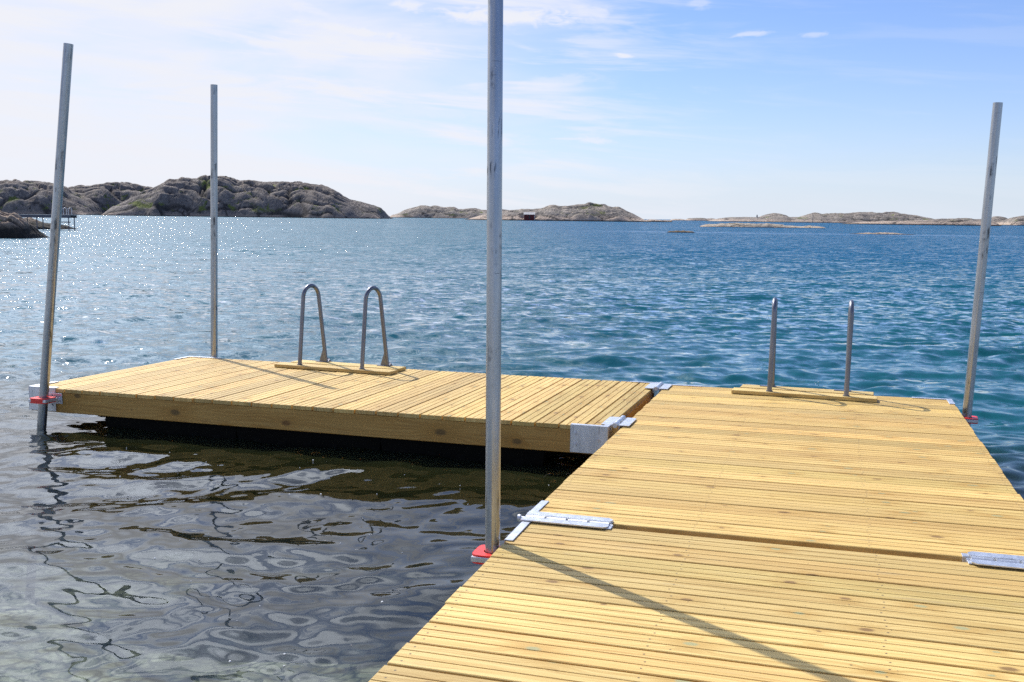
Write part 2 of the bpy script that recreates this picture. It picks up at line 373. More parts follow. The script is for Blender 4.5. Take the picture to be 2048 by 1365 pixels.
def float_(x0, x1, y0, y1, parent):
    """ribbed, slightly tapered plastic float below the frame"""
    mb = MB(); zt, zb = -.215, -.62; ins = .035
    def ring(z, i): return [(x0+i, y0+i, z), (x1-i, y0+i, z), (x1-i, y1-i, z), (x0+i, y1-i, z)]
    vs = ring(zt, .0)+ring(zt-.03, -.012)+ring(zb+.05, ins)+ring(zb, ins+.05)
    fs = [(3, 2, 1, 0), (12, 13, 14, 15)]
    for q in range(3): fs += [(q*4+i, (q+1)*4+i, (q+1)*4+(i+1) % 4, q*4+(i+1) % 4) for i in range(4)]
    mb.add(vs, [f[::-1] for f in fs])
    nx = max(2, int((x1-x0)/.22))
    for k in range(nx):
        x = x0+.06+(x1-x0-.12)*(k+.5)/nx
        mb.box((x-.05, y0-.004, zb+.1), (x+.05, y0+.05, zt-.06), .015); mb.box((x-.05, y1-.05, zb+.1), (x+.05, y1+.004, zt-.06), .015)
    for k in range(4):
        y = y0+.06+(y1-y0-.12)*(k+.5)/4
        mb.box((x0-.004, y-.06, zb+.1), (x0+.05, y+.06, zt-.06), .015); mb.box((x1-.05, y-.06, zb+.1), (x1+.004, y+.06, zt-.06), .015)
    return mb.build('float', M_BLACK, parent)
def bolt(parent, p, nrm, r=.011):
    mb = MB(); nv = Vector(nrm); q = nv.to_track_quat('Z', 'Y').to_matrix().to_4x4(); T = Matrix.Translation(p) @ q
    def disc(rad, z0, z1, seg):
        mb.prism([(rad*math.cos(2*math.pi*k/seg), rad*math.sin(2*math.pi*k/seg)) for k in range(seg)], z0, z1, T)
    disc(r*1.35, 0, .002, 16); disc(r*.9, .0021, .009, 6)
    return mb.build('bolt', M_GALV, parent)
def corner_bracket(parent, cx, cy, sx, sy, lx, ly, tw=.035, bolts=True, h=.178):
    """folded corner plate: two upright leaves outside the beams and a narrow flange lying on the boards"""
    mb = MB(); t = .005; zt = .0065
    def bx(x0, y0, z0, x1, y1, z1): mb.box((min(x0, x1), min(y0, y1), z0), (max(x0, x1), max(y0, y1), z1), .0015)
    bx(cx, cy-sy*t, -h-.012, cx+sx*lx, cy, zt-.0005)                           # leaf facing y
    bx(cx-sx*t, cy-sy*t, -h-.012, cx-sx*.0001, cy+sy*ly, zt-.0008)               # leaf facing x
    bx(cx-sx*t*.8, cy-sy*t*.8, .0020, cx+sx*lx, cy+sy*tw, zt)                  # flanges
    bx(cx-sx*t*.8, cy+sy*(tw+.0004), .0020, cx+sx*tw, cy+sy*ly, zt+.0003)
    o = mb.build('corner_bracket', M_GALV, parent)
    if bolts:
        for (u, v) in ((.035, -.055), (.035, -.135), (lx-.07, -.095)):
            bolt(o, (cx+sx*(lx-u), cy-sy*t, v), (0, -sy, 0))
    return o

def pontoon(mat, Lx, Ly, axis, nb, name, label, seed, id0, mt, floats, brackets):
    root = empty(name, mat, label, 'floating dock', 'floating dock sections')
    rng = random.Random(seed)
    L_ = Lx if axis == 0 else Ly; W_ = Ly if axis == 0 else Lx
    decking(nb, L_, W_/nb, axis, rng, id0, mt, root)
    framework(Lx, Ly, root, id0+200, 1-axis)
    for f in floats: float_(*f, root)
    for b in brackets: corner_bracket(root, *b)
    return root
BW = 2.3077
pA = pontoon(MA_, BW, 4.375, 0, 25, 'dock_section', 'nearest pine dock section crossed by the long diagonal pole shadow', 3, 20, M_DECK,
    [(.25, 2.05, .3, 1.5), (.25, 2.05, 1.65, 2.75), (.25, 2.05, 2.9, 4.1)],
    [(0, 4.375, 1, -1, .41, .32, .036, False), (BW, 4.375, -1, -1, .41, .32, .036, False)])
pB = pontoon(MB_, BW, 4.3745, 0, 25, 'dock_section', 'pine dock section on the right carrying the ladder seen end on', 5, 60, M_DECKB,
    [(.25, 2.05, .3, 1.5), (.25, 2.05, 1.65, 2.75), (.25, 2.05, 2.9, 4.1)],
    [(0, 0, 1, 1, .41, .27, .036, False), (BW, 0, -1, 1, .41, .27, .036, False), (0, 4.3745, 1, -1, .30, .25, .03, False), (BW, 4.3745, -1, -1, .30, .26, .04, False)])
CL, CW = 4.850, 2.212
pC = pontoon(MC_, CL, CW, 1, 28, 'dock_section', 'pine dock section reaching left with lengthwise timber beam and black floats', 9, 110, M_DECKC,
    [(.66, 1.86, .12, 2.05), (1.885, 3.09, .12, 2.05), (3.115, 4.36, .12, 2.05)],
    [(0, 0, 1, 1, .262, .29, .045, True), (CL, 0, -1, 1, .262, .33, .034, True), (CL, CW, -1, -1, .26, .3, .03, False), (0, CW, 1, -1, .37, .27, .03, False)])

# ---- hinges between the sections
def hinge(mat, length, leafw, label, n_kn=4, stub=.022, bz=-.004):
    """barrel along local x from 0 to length, leaves toward +y and -y"""
    root = empty('hinge', mat, label, 'hinge', 'galvanised hinges joining the dock sections')
    for sg in (1, -1):
        mb = MB(); c = .02
        pts = [(.0, .030), (length-c*.3, .030), (length, .034), (length, leafw-c), (length-c, leafw), (.0, leafw)]
        pts = [(x, y*sg) for x, y in pts]
        if sg < 0: pts = pts[::-1]
        mb.prism(pts, .0075, .0125)
        # lip rolled down into the gap
        mb.box((.004, .024 if sg > 0 else -.0295, -.03), (length-.004, .0295 if sg > 0 else -.024, .0122), .001)
        o = mb.build('leaf', M_GALV, root)
    seg = length/n_kn
    for k in range(n_kn):
        mb = MB(); mb.tube([(k*seg+.006, 0, bz), ((k+1)*seg-.006, 0, bz)], .0185, 18)
        sg = 1 if k % 2 else -1
        mb.box((k*seg+.012, min(sg*.006, sg*.03), .002), ((k+1)*seg-.012, max(sg*.006, sg*.03), .0078), .001)
        mb.build('knuckle', M_GALV, root)
    mb = MB(); mb.tube([(-stub, 0, bz), (length+.012, 0, bz)], .0095, 14); mb.tube([(-stub-.012, 0, bz), (-stub, 0, bz)], .017, 14)
    mb.build('pin', M_GALV, root)
    return root
gapm = MB_ @ Matrix.Translation((0, -.030, 0))
hinge(gapm, .408, .078, 'long galvanised hinge bridging the dock gap beside the near pole')
hinge(gapm @ Matrix.Translation((BW, 0, 0)) @ Matrix.Rotation(math.pi, 4, 'Z'), .385, .085, 'galvanised hinge at the right end of the dark gap')
# the left section is hinged to the main dock along its right end
gx = -.055
def cross_hinge(y0, y1, label):
    h = hinge(MB_ @ Matrix.Translation((gx+.005, y0, 0)) @ Matrix.Rotation(math.pi/2, 4, 'Z'), y1-y0, .098, label, 3, .0, .010)
    return h
cross_hinge(2.315, 2.62, 'galvanised hinge in front at the inner corner of the dock')
cross_hinge(4.05, 4.345, 'small galvanised hinge at the far inner corner of the dock')

# ---- brackets that hold the poles
def pole_bracket(parent, p, out, gapd, w=.17, flip=1):
    """p: pole centre in section coordinates, out: unit direction away from the deck, gapd: distance pole to beam"""
    o = Vector(out); s = Vector((-o.y, o.x, 0)); T = Matrix(((s.x, o.x, 0, p[0]), (s.y, o.y, 0, p[1]), (0, 0, 1, p[2]), (0, 0, 0, 1)))
    mb = MB(); hw = w/2
    for sx in (-1, 1):
        mb.box((min(sx*hw, sx*(hw-.018)), -gapd, -.012), (max(sx*hw, sx*(hw-.018)), .075, .012), .002, mat=T)
    mb.box((-hw+.0182, .055, -.0118), (hw-.0182, .0748, .0118), .002, mat=T)
    mb.box((-hw-.02, -gapd, -.045), (hw+.02, -gapd+.006, .045), .002, mat=T)
    br = mb.build('pole_bracket', M_GALV, parent)
    mb = MB(); seg = 32; r = .0385; vs = []
    def sq(a, hx, hy):
        c, d = math.cos(a), math.sin(a); k = 1/((abs(c)**6+abs(d)**6)**(1/6)); return (c*k*hx, d*k*hy)
    for z in (-.020, .020):
        for a in range(seg):
            x, y = sq(2*math.pi*a/seg, hw-.004, .072); vs.append(T @ Vector((x, y+.006, z)))
        for a in range(seg):
            vs.append(T @ Vector((r*math.cos(2*math.pi*a/seg), r*math.sin(2*math.pi*a/seg), z)))
    fs = []
    for a in range(seg):
        b = (a+1) % seg
        fs += [(a, b, 2*seg+b, 2*seg+a), (seg+b, seg+a, 3*seg+a, 3*seg+b), (2*seg+a, 2*seg+b, 3*seg+b, 3*seg+a), (b, a, seg+a, seg+b)]
    mb.add(vs, fs); mb.build('sleeve', M_RED, br)
    return br
def pole(base, top, r, label, seed):
    b = Vector(base); t = Vector(top); d = (t-b).normalized(); foot = b+d*((-2.6-b.z)/d.z)
    mb = MB(); L = (t-foot).length; q = d.to_track_quat('Z', 'Y').to_matrix().to_4x4()
    k = 26; mb.tube([(0, 0, L*i/k) for i in range(k+1)], r, 32, hollow=True)
    o = mb.build('mooring_pole', M_POLE, None, Matrix.Translation(foot) @ q)
    tag(o, label, 'pole', 'galvanised poles steadying the dock'); return o
rp = .0345
P1, P1t = (-3.784, 8.127, -.109), (-3.469, 8.127, 2.697)
P2, P2t = (-3.060, 10.382, -.062), (-2.998, 10.382, 2.677)
P3, P3t = (-.074, 4.324, -.056), (-.090, 4.510, 2.75)
P4, P4t = (3.525, 7.768, -.103), (3.602, 7.768, 2.294)
pole(P1, P1t, .0365, 'tall steel pole leaning right at the left corner of the dock', 1)
pole(P2, P2t, rp, 'thinnest-looking upright steel pole behind the far left dock corner', 2)
pole(P3, P3t, .033, 'closest steel pole, running out of the top of the picture', 3)
pole(P4, P4t, rp, 'steel pole at the far right edge of the dock', 4)
def to_local(mat, p): return mat.inverted() @ Vector(p)
l1 = to_local(MC_, P1); pole_bracket(pC, (l1.x, l1.y, l1.z), (0, -1, 0), abs(l1.y)-.004)
l2 = to_local(MC_, P2); pole_bracket(pC, (l2.x, l2.y, -.08), (0, 1, 0), l2.y-CW-.004)
l3 = to_local(MA_, P3); pole_bracket(pA, (l3.x, l3.y, -.065), (-1, 0, 0), -l3.x-.002, .15)
l4 = to_local(MB_, P4); pole_bracket(pB, (l4.x, l4.y, -.085), (1, 0, 0), l4.x-BW-.002, .15)

# ---- bathing ladders
def ladder(mat, W_, legs, yn, yf, label, p0=.165, gap=.045, h=.785, skew=.06, gs=-1):
    root = empty('bathing_ladder', mat, label, 'ladder', 'bathing ladders on the dock')
    z0, z1 = .0035, .034
    for k, (a, b, da, db) in enumerate(((0, p0, 0, 0), (p0+gap, 2*p0+gap+.02, .045, -.03))):
        mb = MB(); mb.box((da, a, z0), (W_+db, b, z1), .003, 0, 300+k+int(W_*100)); mb.build('mounting_plank', M_PLANK, root)
    for x in legs:
        mb = MB(); r = .0195; y0, y1 = yn, yf; ym = (y0+y1)/2; rr = .098; pts = []
        n1 = 8
        for i in range(n1): pts.append((x+.012*i/n1, y0+(ym-rr-y0)*(i/n1)**1.0, z1+(h-rr-z1)*i/n1))
        for i in range(0, 17):
            a = math.pi-math.pi*i/16; pts.append((x+.012+skew*.55*i/16, ym+rr*math.cos(a), h-rr+rr*math.sin(a)*1.0))
        for i in range(1, n1+1): pts.append((x+.012+skew*.55+(.008+skew*.45)*i/n1, ym+rr+(y1-ym-rr)*i/n1, h-rr-(h-rr-z1)*i/n1))
        mb.tube(pts, r, 18)
        hr = mb.build('handrail', M_RAIL, root)
        xe = x+.02+skew
        mb = MB(); mb.prism([(0, 0), (.006, 0), (.006, .16), (0, .16)], 0, .001)
        mb = MB(); T = Matrix.Translation((xe-.012, y1, z1)) @ Matrix(((1, 0, 0, 0), (0, 0, 1, 0), (0, 1, 0, 0), (0, 0, 0, 1)))
        gp = [(-.062, 0), (.0, 0), (.0, .155), (-.012, .155)]; gp = gp[::-1] if gs < 0 else [(-a*.6-.010, c*.4) for a, c in gp]
        mb.prism(gp, -.004, .004, T); mb.build('gusset_plate', M_RAIL, hr)
        mb = MB(); mb.box((xe-.10, y1-.03, z1+.0005), (xe+.03, y1+.035, z1+.006), .001); mb.build('foot_plate', M_RAIL, hr)
        mb = MB(); mb.tube([(x, yn, z1), (x, yn, z1+.008)], .027, 20); mb.build('foot_collar', M_RAIL, hr)
        mb = MB(); ye = 2*p0+gap+.055
        mb.tube([(xe, ye-.04, z1+.02), (xe, ye, z1-.01), (xe, ye+.02, -.1), (xe, ye+.02, -1.2)], .019, 16); mb.build('side_rail', M_RAIL, root)
    for k in range(4):
        mb = MB(); xa, xb = legs[0]+.08, legs[1]+.08; ye = 2*p0+gap+.075; z = -.3-.25*k
        mb.box((xa, ye-.03, z-.012), (xb, ye+.03, z+.012), .004); mb.build('rung', M_RAIL, root)
    return root
LT = Matrix.Translation
ladder(MC_ @ LT((1.215, 1.815, 0)) @ Matrix.Rotation(R_(-4.0), 4, 'Z'), 1.24, (.250, .925), .055, .355, 'steel and wood ladder on the left dock arm with both arched handrails seen obliquely', skew=.085)
ladder(MB_ @ LT((.578, 4.050, 0)) @ Matrix.Rotation(R_(-3.2), 4, 'Z'), 1.145, (.305, .910), .045, .325, 'steel and wood ladder on the right dock seen end on as two upright posts', p0=.15, skew=-.028, gs=1)

# ------------------------------------------------------------------ water
WZ = -.36
rng = np.random.RandomState(11)
def wave_set(nw, lmin, lmax, mean, spread, slope):
    lam = np.exp(rng.uniform(math.log(lmin), math.log(lmax), nw)); th = rng.normal(mean, spread, nw)
    return lam, th, rng.uniform(0, 2*math.pi, nw), slope*math.sqrt(2.0/nw)*lam/(2*math.pi)
SETS = [wave_set(26, .9, 5.0, R_(-78), R_(24), .060), wave_set(44, .30, .95, R_(-84), R_(30), .150), wave_set(44, .10, .32, R_(-86), R_(42), .105)]
def smooth(x, a, b):
    t = np.clip((x-a)/(b-a), 0, 1); return t*t*(3-2*t)
def vnoise(x, y, seed, sc):
    """smooth value noise"""
    x = x/sc+50.3; y = y/sc+50.7; xi = np.floor(x).astype(int); yi = np.floor(y).astype(int); fx = x-xi; fy = y-yi
    fx = fx*fx*(3-2*fx); fy = fy*fy*(3-2*fy)
    def h(a, b):
        v = np.sin(a*127.1+b*311.7+seed*74.7)*43758.5453; return v-np.floor(v)
    return (h(xi, yi)*(1-fx)+h(xi+1, yi)*fx)*(1-fy)+(h(xi, yi+1)*(1-fx)+h(xi+1, yi+1)*fx)*fy
def height(x, y, dr):
    wx = x+.5*(vnoise(x, y, 1, 2.3)-.5)+.16*(vnoise(x, y, 3, .7)-.5); wy = y+.5*(vnoise(x, y, 2, 2.1)-.5)+.10*(vnoise(x, y, 4, .6)-.5)
    shel = (1-smooth(y+.28*x, 6.0, 9.5))*(1-smooth(x, .2, 1.6))          # calm pocket inside the angle of the dock
    gust = .72+.56*vnoise(x, y, 5, 7.0)*.6+.56*vnoise(x, y, 6, 2.6)*.4
    z = np.zeros_like(x)
    for si, (lam, th, ph, am) in enumerate(SETS):
        for l, t, p, a in zip(lam, th, ph, am):
            att = smooth(l/dr, 2.0, 4.2)
            if not att.any(): continue
            sa = 1-shel*(.72 if si == 0 else .48 if l > .2 else .45)
            k = 2*math.pi/l
            f = np.sin(k*(np.cos(t)*wx+np.sin(t)*wy)+p)
            z += a*att*sa*(gust if si else 1)*(f+.18*(1-f*f) if si < 2 else f)
    return z
radii = [.25]
while radii[-1] < 42000:
    r = radii[-1]; radii.append(r+max(.014 if r > 2 else .05, min(r*r/1795*.55, r*.35)))
radii = np.array(radii)
ang = np.concatenate([np.linspace(-180, -34, 60)[:-1], np.linspace(-34, 34, 760), np.linspace(34, 180, 60)[1:-1]])
A_, Rr = np.meshgrid(np.radians(ang), radii)
X = np.sin(A_)*Rr; Y = np.cos(A_)*Rr
dr = np.gradient(radii)[:, None]*np.ones_like(X); dth = np.gradient(np.radians(ang))[None, :]*Rr
Z = WZ+height(X, Y, np.maximum(dr, dth*.8))
nr, na = X.shape
me = bpy.data.meshes.new('sea')
co = np.stack([X, Y, Z], -1).reshape(-1, 3); co = np.vstack([co, [[0, 0, WZ]]])
i0 = (np.arange(nr-1)[:, None]*na+np.arange(na)[None, :]).ravel(); i1 = (np.arange(nr-1)[:, None]*na+(np.arange(na)+1)[None, :] % na).ravel()
quads = np.stack([i0, i0+na, i1+na, i1], -1)[:, ::-1]
cen = np.stack([np.arange(na), (np.arange(na)+1) % na, np.full(na, nr*na)], -1)[:, ::-1]
me.vertices.add(len(co)); me.vertices.foreach_set('co', co.astype(np.float32).ravel())
me.loops.add(quads.size+cen.size); me.loops.foreach_set('vertex_index', np.concatenate([quads.ravel(), cen.ravel()]).astype(np.int32))
me.polygons.add(len(quads)+len(cen)); me.polygons.foreach_set('loop_start', np.concatenate([np.arange(len(quads))*4, quads.size+np.arange(len(cen))*3]).astype(np.int32))
me.update(calc_edges=True); me.polygons.foreach_set('use_smooth', np.ones(len(me.polygons), bool)); me.validate()
if me.polygons[1000].normal.z < 0: me.flip_normals()
sea = bpy.data.objects.new('sea', me); COL.objects.link(sea); tag(sea, kind='structure')
m, n, b = material('sea water'); me.materials.append(m); n.t.nodes.remove(b)
out = [x for x in n.t.nodes if x.type == 'OUTPUT_MATERIAL'][0]
geo = n.new('ShaderNodeNewGeometry'); P = geo.outputs['Position']; x, y, z = n.sep(P)[:3]
dist = n.vm('LENGTH', P)
q = n.comb(n.m('MULTIPLY', x, .55), y, 0)
n1 = n.vm('SUBTRACT', n.noise(q, 7.0, 3, .6, col=True), (.5, .5, .5))
n2 = n.vm('SUBTRACT', n.noise(n.comb(n.m('MULTIPLY', x, .35), y, 4), 2.2, 4, .66, col=True), (.5, .5, .5))
n3 = n.vm('SUBTRACT', n.noise(n.comb(n.m('MULTIPLY', x, .10), n.m('MULTIPLY', y, .5), 8), .35, 3, .6, col=True), (.5, .5, .5))
s1 = n.mr(dist, 4, 24, .06, 1.9); s2 = n.mr(dist, 12, 60, .0, 1.5); s3 = n.mr(dist, 50, 200, 0, .5)
sl = n.vm('ADD', n.vm('ADD', n.vm('SCALE', n1, n.m('ADD', s1, .05)), n.vm('SCALE', n2, s2)), n.vm('SCALE', n3, s3))
calm = n.m('MULTIPLY', n.mr(n.m('ABSOLUTE', n.m('SUBTRACT', n.m('ADD', y, n.m('MULTIPLY', x, .10)), 148)), 7, 2), n.m('MULTIPLY', n.mr(x, 2, 20), n.mr(x, 78, 60)))
calm = n.m('SUBTRACT', 1, n.m('MULTIPLY', calm, .6))
sl = n.vm('SCALE', sl, calm)
sx, sy, sz = n.sep(sl)[:3]
bias = n.m('MULTIPLY', n.mr(dist, 8, 60, 0, .29), calm)
nv = n.comb(n.m('MULTIPLY', sx, .8), n.m('SUBTRACT', sy, bias), 0)
nrm = n.vm('NORMALIZE', n.vm('ADD', geo.outputs['Normal'], nv))
fr = n.new('ShaderNodeFresnel'); fr.inputs['IOR'].default_value = 1.34; n.lk(nrm, fr.inputs['Normal'])
gl = n.new('ShaderNodeBsdfAnisotropic'); gl.distribution = 'GGX'; gl.inputs['Roughness'].default_value = .03; n.lk(nrm, gl.inputs['Normal'])
gl.inputs['Color'].default_value = (1, 1, 1, 1)
# water body: clear over the shallow bed, teal once it is deep
big = n.noise(n.comb(n.m('MULTIPLY', x, .05), n.m('MULTIPLY', y, .12), 0), 1, 3)
df = n.new('ShaderNodeBsdfDiffuse'); 
dcol = n.mix(n.mr(dist, 9, 60), (.004, .078, .085), (.003, .074, .138))
dcol = n.mix(n.mr(x, -6, 10), (.012, .085, .115), dcol)
dcol = n.mix(n.mr(n.m('ADD', y, n.m('MULTIPLY', x, .3)), 6.5, 10.5), n.mix(n.mr(y, 3.5, 6.5), (.062, .086, .088), (.022, .025, .009)), dcol)
n.lk(dcol, df.inputs['Color']); df.inputs['Normal'].default_value = (0, 0, 1)
tr = n.new('ShaderNodeBsdfTransparent'); tr.inputs['Color'].default_value = (.90, .96, .90, 1)
deep = n.mr(n.m('ADD', y, n.m('ADD', n.m('MULTIPLY', x, .35), n.m('MULTIPLY', big, 2))), 4.0, 12.5, .14, 1)
mx = n.new('ShaderNodeMixShader'); n.lk(deep, mx.inputs[0]); n.lk(tr.outputs[0], mx.inputs[1]); n.lk(df.outputs[0], mx.inputs[2])
my = n.new('ShaderNodeMixShader'); n.lk(fr.outputs[0], my.inputs[0]); n.lk(mx.outputs[0], my.inputs[1]); n.lk(gl.outputs[0], my.inputs[2])
n.lk(my.outputs[0], out.inputs['Surface'])

# small specks of foam drifting near the dock
mb = MB(); rg = random.Random(4)
for k in range(70):
    px_, py_ = (rg.uniform(200, 1100), rg.uniform(880, 1340)) if k < 42 else (rg.gauss(1650, 18), rg.gauss(764, 2.5))
    d_ = AF+CX*(px_-1024)/FPX-CU*(py_-682.5)/FPX; t_ = (WZ-H)/d_[2]; p_ = np.array([0, 0, H])+d_*t_
    zz = float(WZ+height(np.array([[p_[0]]]), np.array([[p_[1]]]), np.array([[.02]]))[0, 0]); rr_ = rg.uniform(.002, .0055)
    mb.box((p_[0]-rr_, p_[1]-rr_, zz-.002), (p_[0]+rr_, p_[1]+rr_, zz+.004), rr_*.8)
tag(mb.build('foam_specks', plain_mat('white foam', (.8, .8, .78), .6, .05, 50)), kind='stuff')

# sea bed
g = np.concatenate([np.linspace(-300, -16, 12)[:-1], np.linspace(-16, 16, 140), np.linspace(16, 300, 12)[1:]]); gy = np.concatenate([np.linspace(-300, -8, 12)[:-1], np.linspace(-8, 24, 140), np.linspace(24, 400, 14)[1:]]); GX, GY = np.meshgrid(g, gy)
GZ = WZ-.62-np.minimum(2.6, .13*np.maximum(0, GY-2)+.03*np.maximum(0, GX))+.22*(vnoise(GX, GY, 8, 1.7)-.5)+.10*(vnoise(GX, GY, 9, .6)-.5)
mb = MB(); nx_ = len(g)
mb.add(np.stack([GX, GY, GZ], -1).reshape(-1, 3), [(j*nx_+i, j*nx_+i+1, (j+1)*nx_+i+1, (j+1)*nx_+i) for j in range(len(gy)-1) for i in range(nx_-1)], None, True)
m, n, b = material('sea bed'); P = n.new('ShaderNodeTexCoord').outputs['Object']
f = n.noise(P, 2.2, 7, .72); col = n.ramp(f, [(.36, (.05, .055, .028)), (.5, (.24, .24, .17)), (.62, (.55, .54, .44))])
vo = n.new('ShaderNodeTexVoronoi'); n.put(vo.inputs['Vector'], P); vo.inputs['Scale'].default_value = 26
v2 = n.new('ShaderNodeTexVoronoi', feature='DISTANCE_TO_EDGE'); n.put(v2.inputs['Vector'], n.vm('ADD', P, n.vm('SCALE', n.noise(P, 3, 3, .6, col=True), .25))); v2.inputs['Scale'].default_value = 6.5
col = n.mix(n.mr(v2.outputs['Distance'], .0, .16, .88, 0), col, (.02, .025, .012))
sp = n.m('MULTIPLY', n.mr(vo.outputs['Distance'], .26, .12), n.m('GREATER_THAN', n.sep(vo.outputs['Color'])[0], .86))
col = n.mix(sp, col, (.55, .52, .42)); n.lk(n.mix(n.noise(P, 30, 3), col, n.mix(1, col, (.5, .5, .45), 'MULTIPLY')), b.inputs['Base Color']); b.inputs['Roughness'].default_value = .9
tag(mb.build('seabed', m), kind='structure')

# ------------------------------------------------------------------ rocks and islands
def rock_mat(name, light, mid, dark, veg=.5, sc=1.0, pink=(.40, .28, .20), tide_shade=None):
    m, n, b = material(name)
    P = n.new('ShaderNodeNewGeometry').outputs['Position']; x, y, z = n.sep(P)[:3]
    A = n.new('ShaderNodeAttribute', attribute_name='wc').outputs['Vector']; cre, hgt, sel = n.sep(A)[:3]
    f = n.noise(P, .12*sc, 7, .68, .3); f2 = n.noise(n.comb(x, y, n.m('MULTIPLY', z, .4)), .9*sc, 6, .72)
    col = n.ramp(n.m('ADD', n.m('MULTIPLY', f, .5), n.m('MULTIPLY', f2, .5)), [(.36, dark), (.5, mid), (.64, light)])
    col = n.mix(n.mr(f2, .52, .66, 0, .55), col, pink)
    lich = n.noise(P, .35*sc, 6, .75); col = n.mix(n.mr(lich, .56, .66, 0, .6), col, tuple(c*.45 for c in mid))
    # clean washed band just above the water, wet dark line and painted shade at it
    band = n.mr(n.m('ADD', hgt, n.m('MULTIPLY', n.m('SUBTRACT', lich, .5), 3/sc)), 2.6/sc, .9/sc)
    col = n.mix(n.m('MULTIPLY', band, .75), col, pink)
    td = tide_shade or .55/max(sc, .7); col = n.mix(n.mr(n.m('ADD', hgt, n.m('MULTIPLY', n.m('SUBTRACT', lich, .5), td*.8)), td, td*.5), col, (.022, .020, .016))
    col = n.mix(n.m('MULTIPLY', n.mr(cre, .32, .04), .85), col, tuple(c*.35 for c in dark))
    vg = n.noise(P, .10*sc, 4, .6); vm_ = n.m('MULTIPLY', n.mr(vg, .52, .60), n.mr(cre, .5, .15))
    vm_ = n.m('MULTIPLY', n.m('MULTIPLY', vm_, n.mr(hgt, min(2.5/sc, 2.5), min(5/sc, 5))), veg)
    col = n.mix(vm_, col, n.mix(n.noise(P, 1.3*sc, 3), (.06, .10, .015), (.20, .20, .05)))
    n.lk(col, b.inputs['Base Color']); b.inputs['Roughness'].default_value = .85; b.inputs['Specular IOR Level'].default_value = .25
    bp = n.new('ShaderNodeBump'); bp.inputs['Strength'].default_value = .8; bp.inputs['Distance'].default_value = .9/sc
    n.lk(n.m('ADD', n.m('MULTIPLY', f2, min(1, sc)), n.m('MULTIPLY', f, .5)), bp.inputs['Height']); n.lk(bp.outputs[0], b.inputs['Normal'])
    return m
def cells(u, v, seed, su, sv, shear=0):
    """jittered-cell distances F1, F2 and cell id"""
    u = u/su+shear*v/sv; v = v/sv; iu = np.floor(u); iv = np.floor(v)
    f1 = np.full(u.shape, 9.0); f2 = f1.copy(); idd = f1.copy()
    def h(a, b, s):
        q = np.sin(a*127.1+b*311.7+(seed+s)*53.3)*43758.5453; return q-np.floor(q)
    for a in (-1, 0, 1):
        for b_ in (-1, 0, 1):
            ca, cb = iu+a, iv+b_; d = np.hypot(ca+.5+.8*(h(ca, cb, 0)-.5)-u, cb+.5+.8*(h(ca, cb, 1)-.5)-v)
            nf = d < f1; f2 = np.where(nf, f1, np.minimum(f2, d)); idd = np.where(nf, h(ca, cb, 2), idd); f1 = np.where(nf, d, f1)
    return f1, f2, idd
M_ROCKD = rock_mat('grey granite', (.27, .235, .20), (.165, .14, .125), (.07, .062, .058), 1.0, 1.0, (.33, .25, .195))
M_ROCKL = rock_mat('pale pink granite', (.37, .315, .26), (.215, .185, .155), (.085, .075, .068), .9, .6, (.50, .375, .28))
M_ROCKS = rock_mat('bleached skerry rock', (.60, .53, .42), (.46, .38, .28), (.22, .18, .13), .8, 5.0, (.56, .42, .30))
M_ROCKN = rock_mat('weathered shore granite', (.42, .33, .24), (.30, .22, .16), (.14, .11, .08), .9, 7.0, (.50, .35, .25), 1.1)  # tall dark foot: shade of the lower faces painted into the colour
M_ROCKW = rock_mat('weedy dark rock', (.22, .16, .10), (.13, .095, .06), (.05, .04, .03), .6, 5.0, (.26, .17, .09), .14)
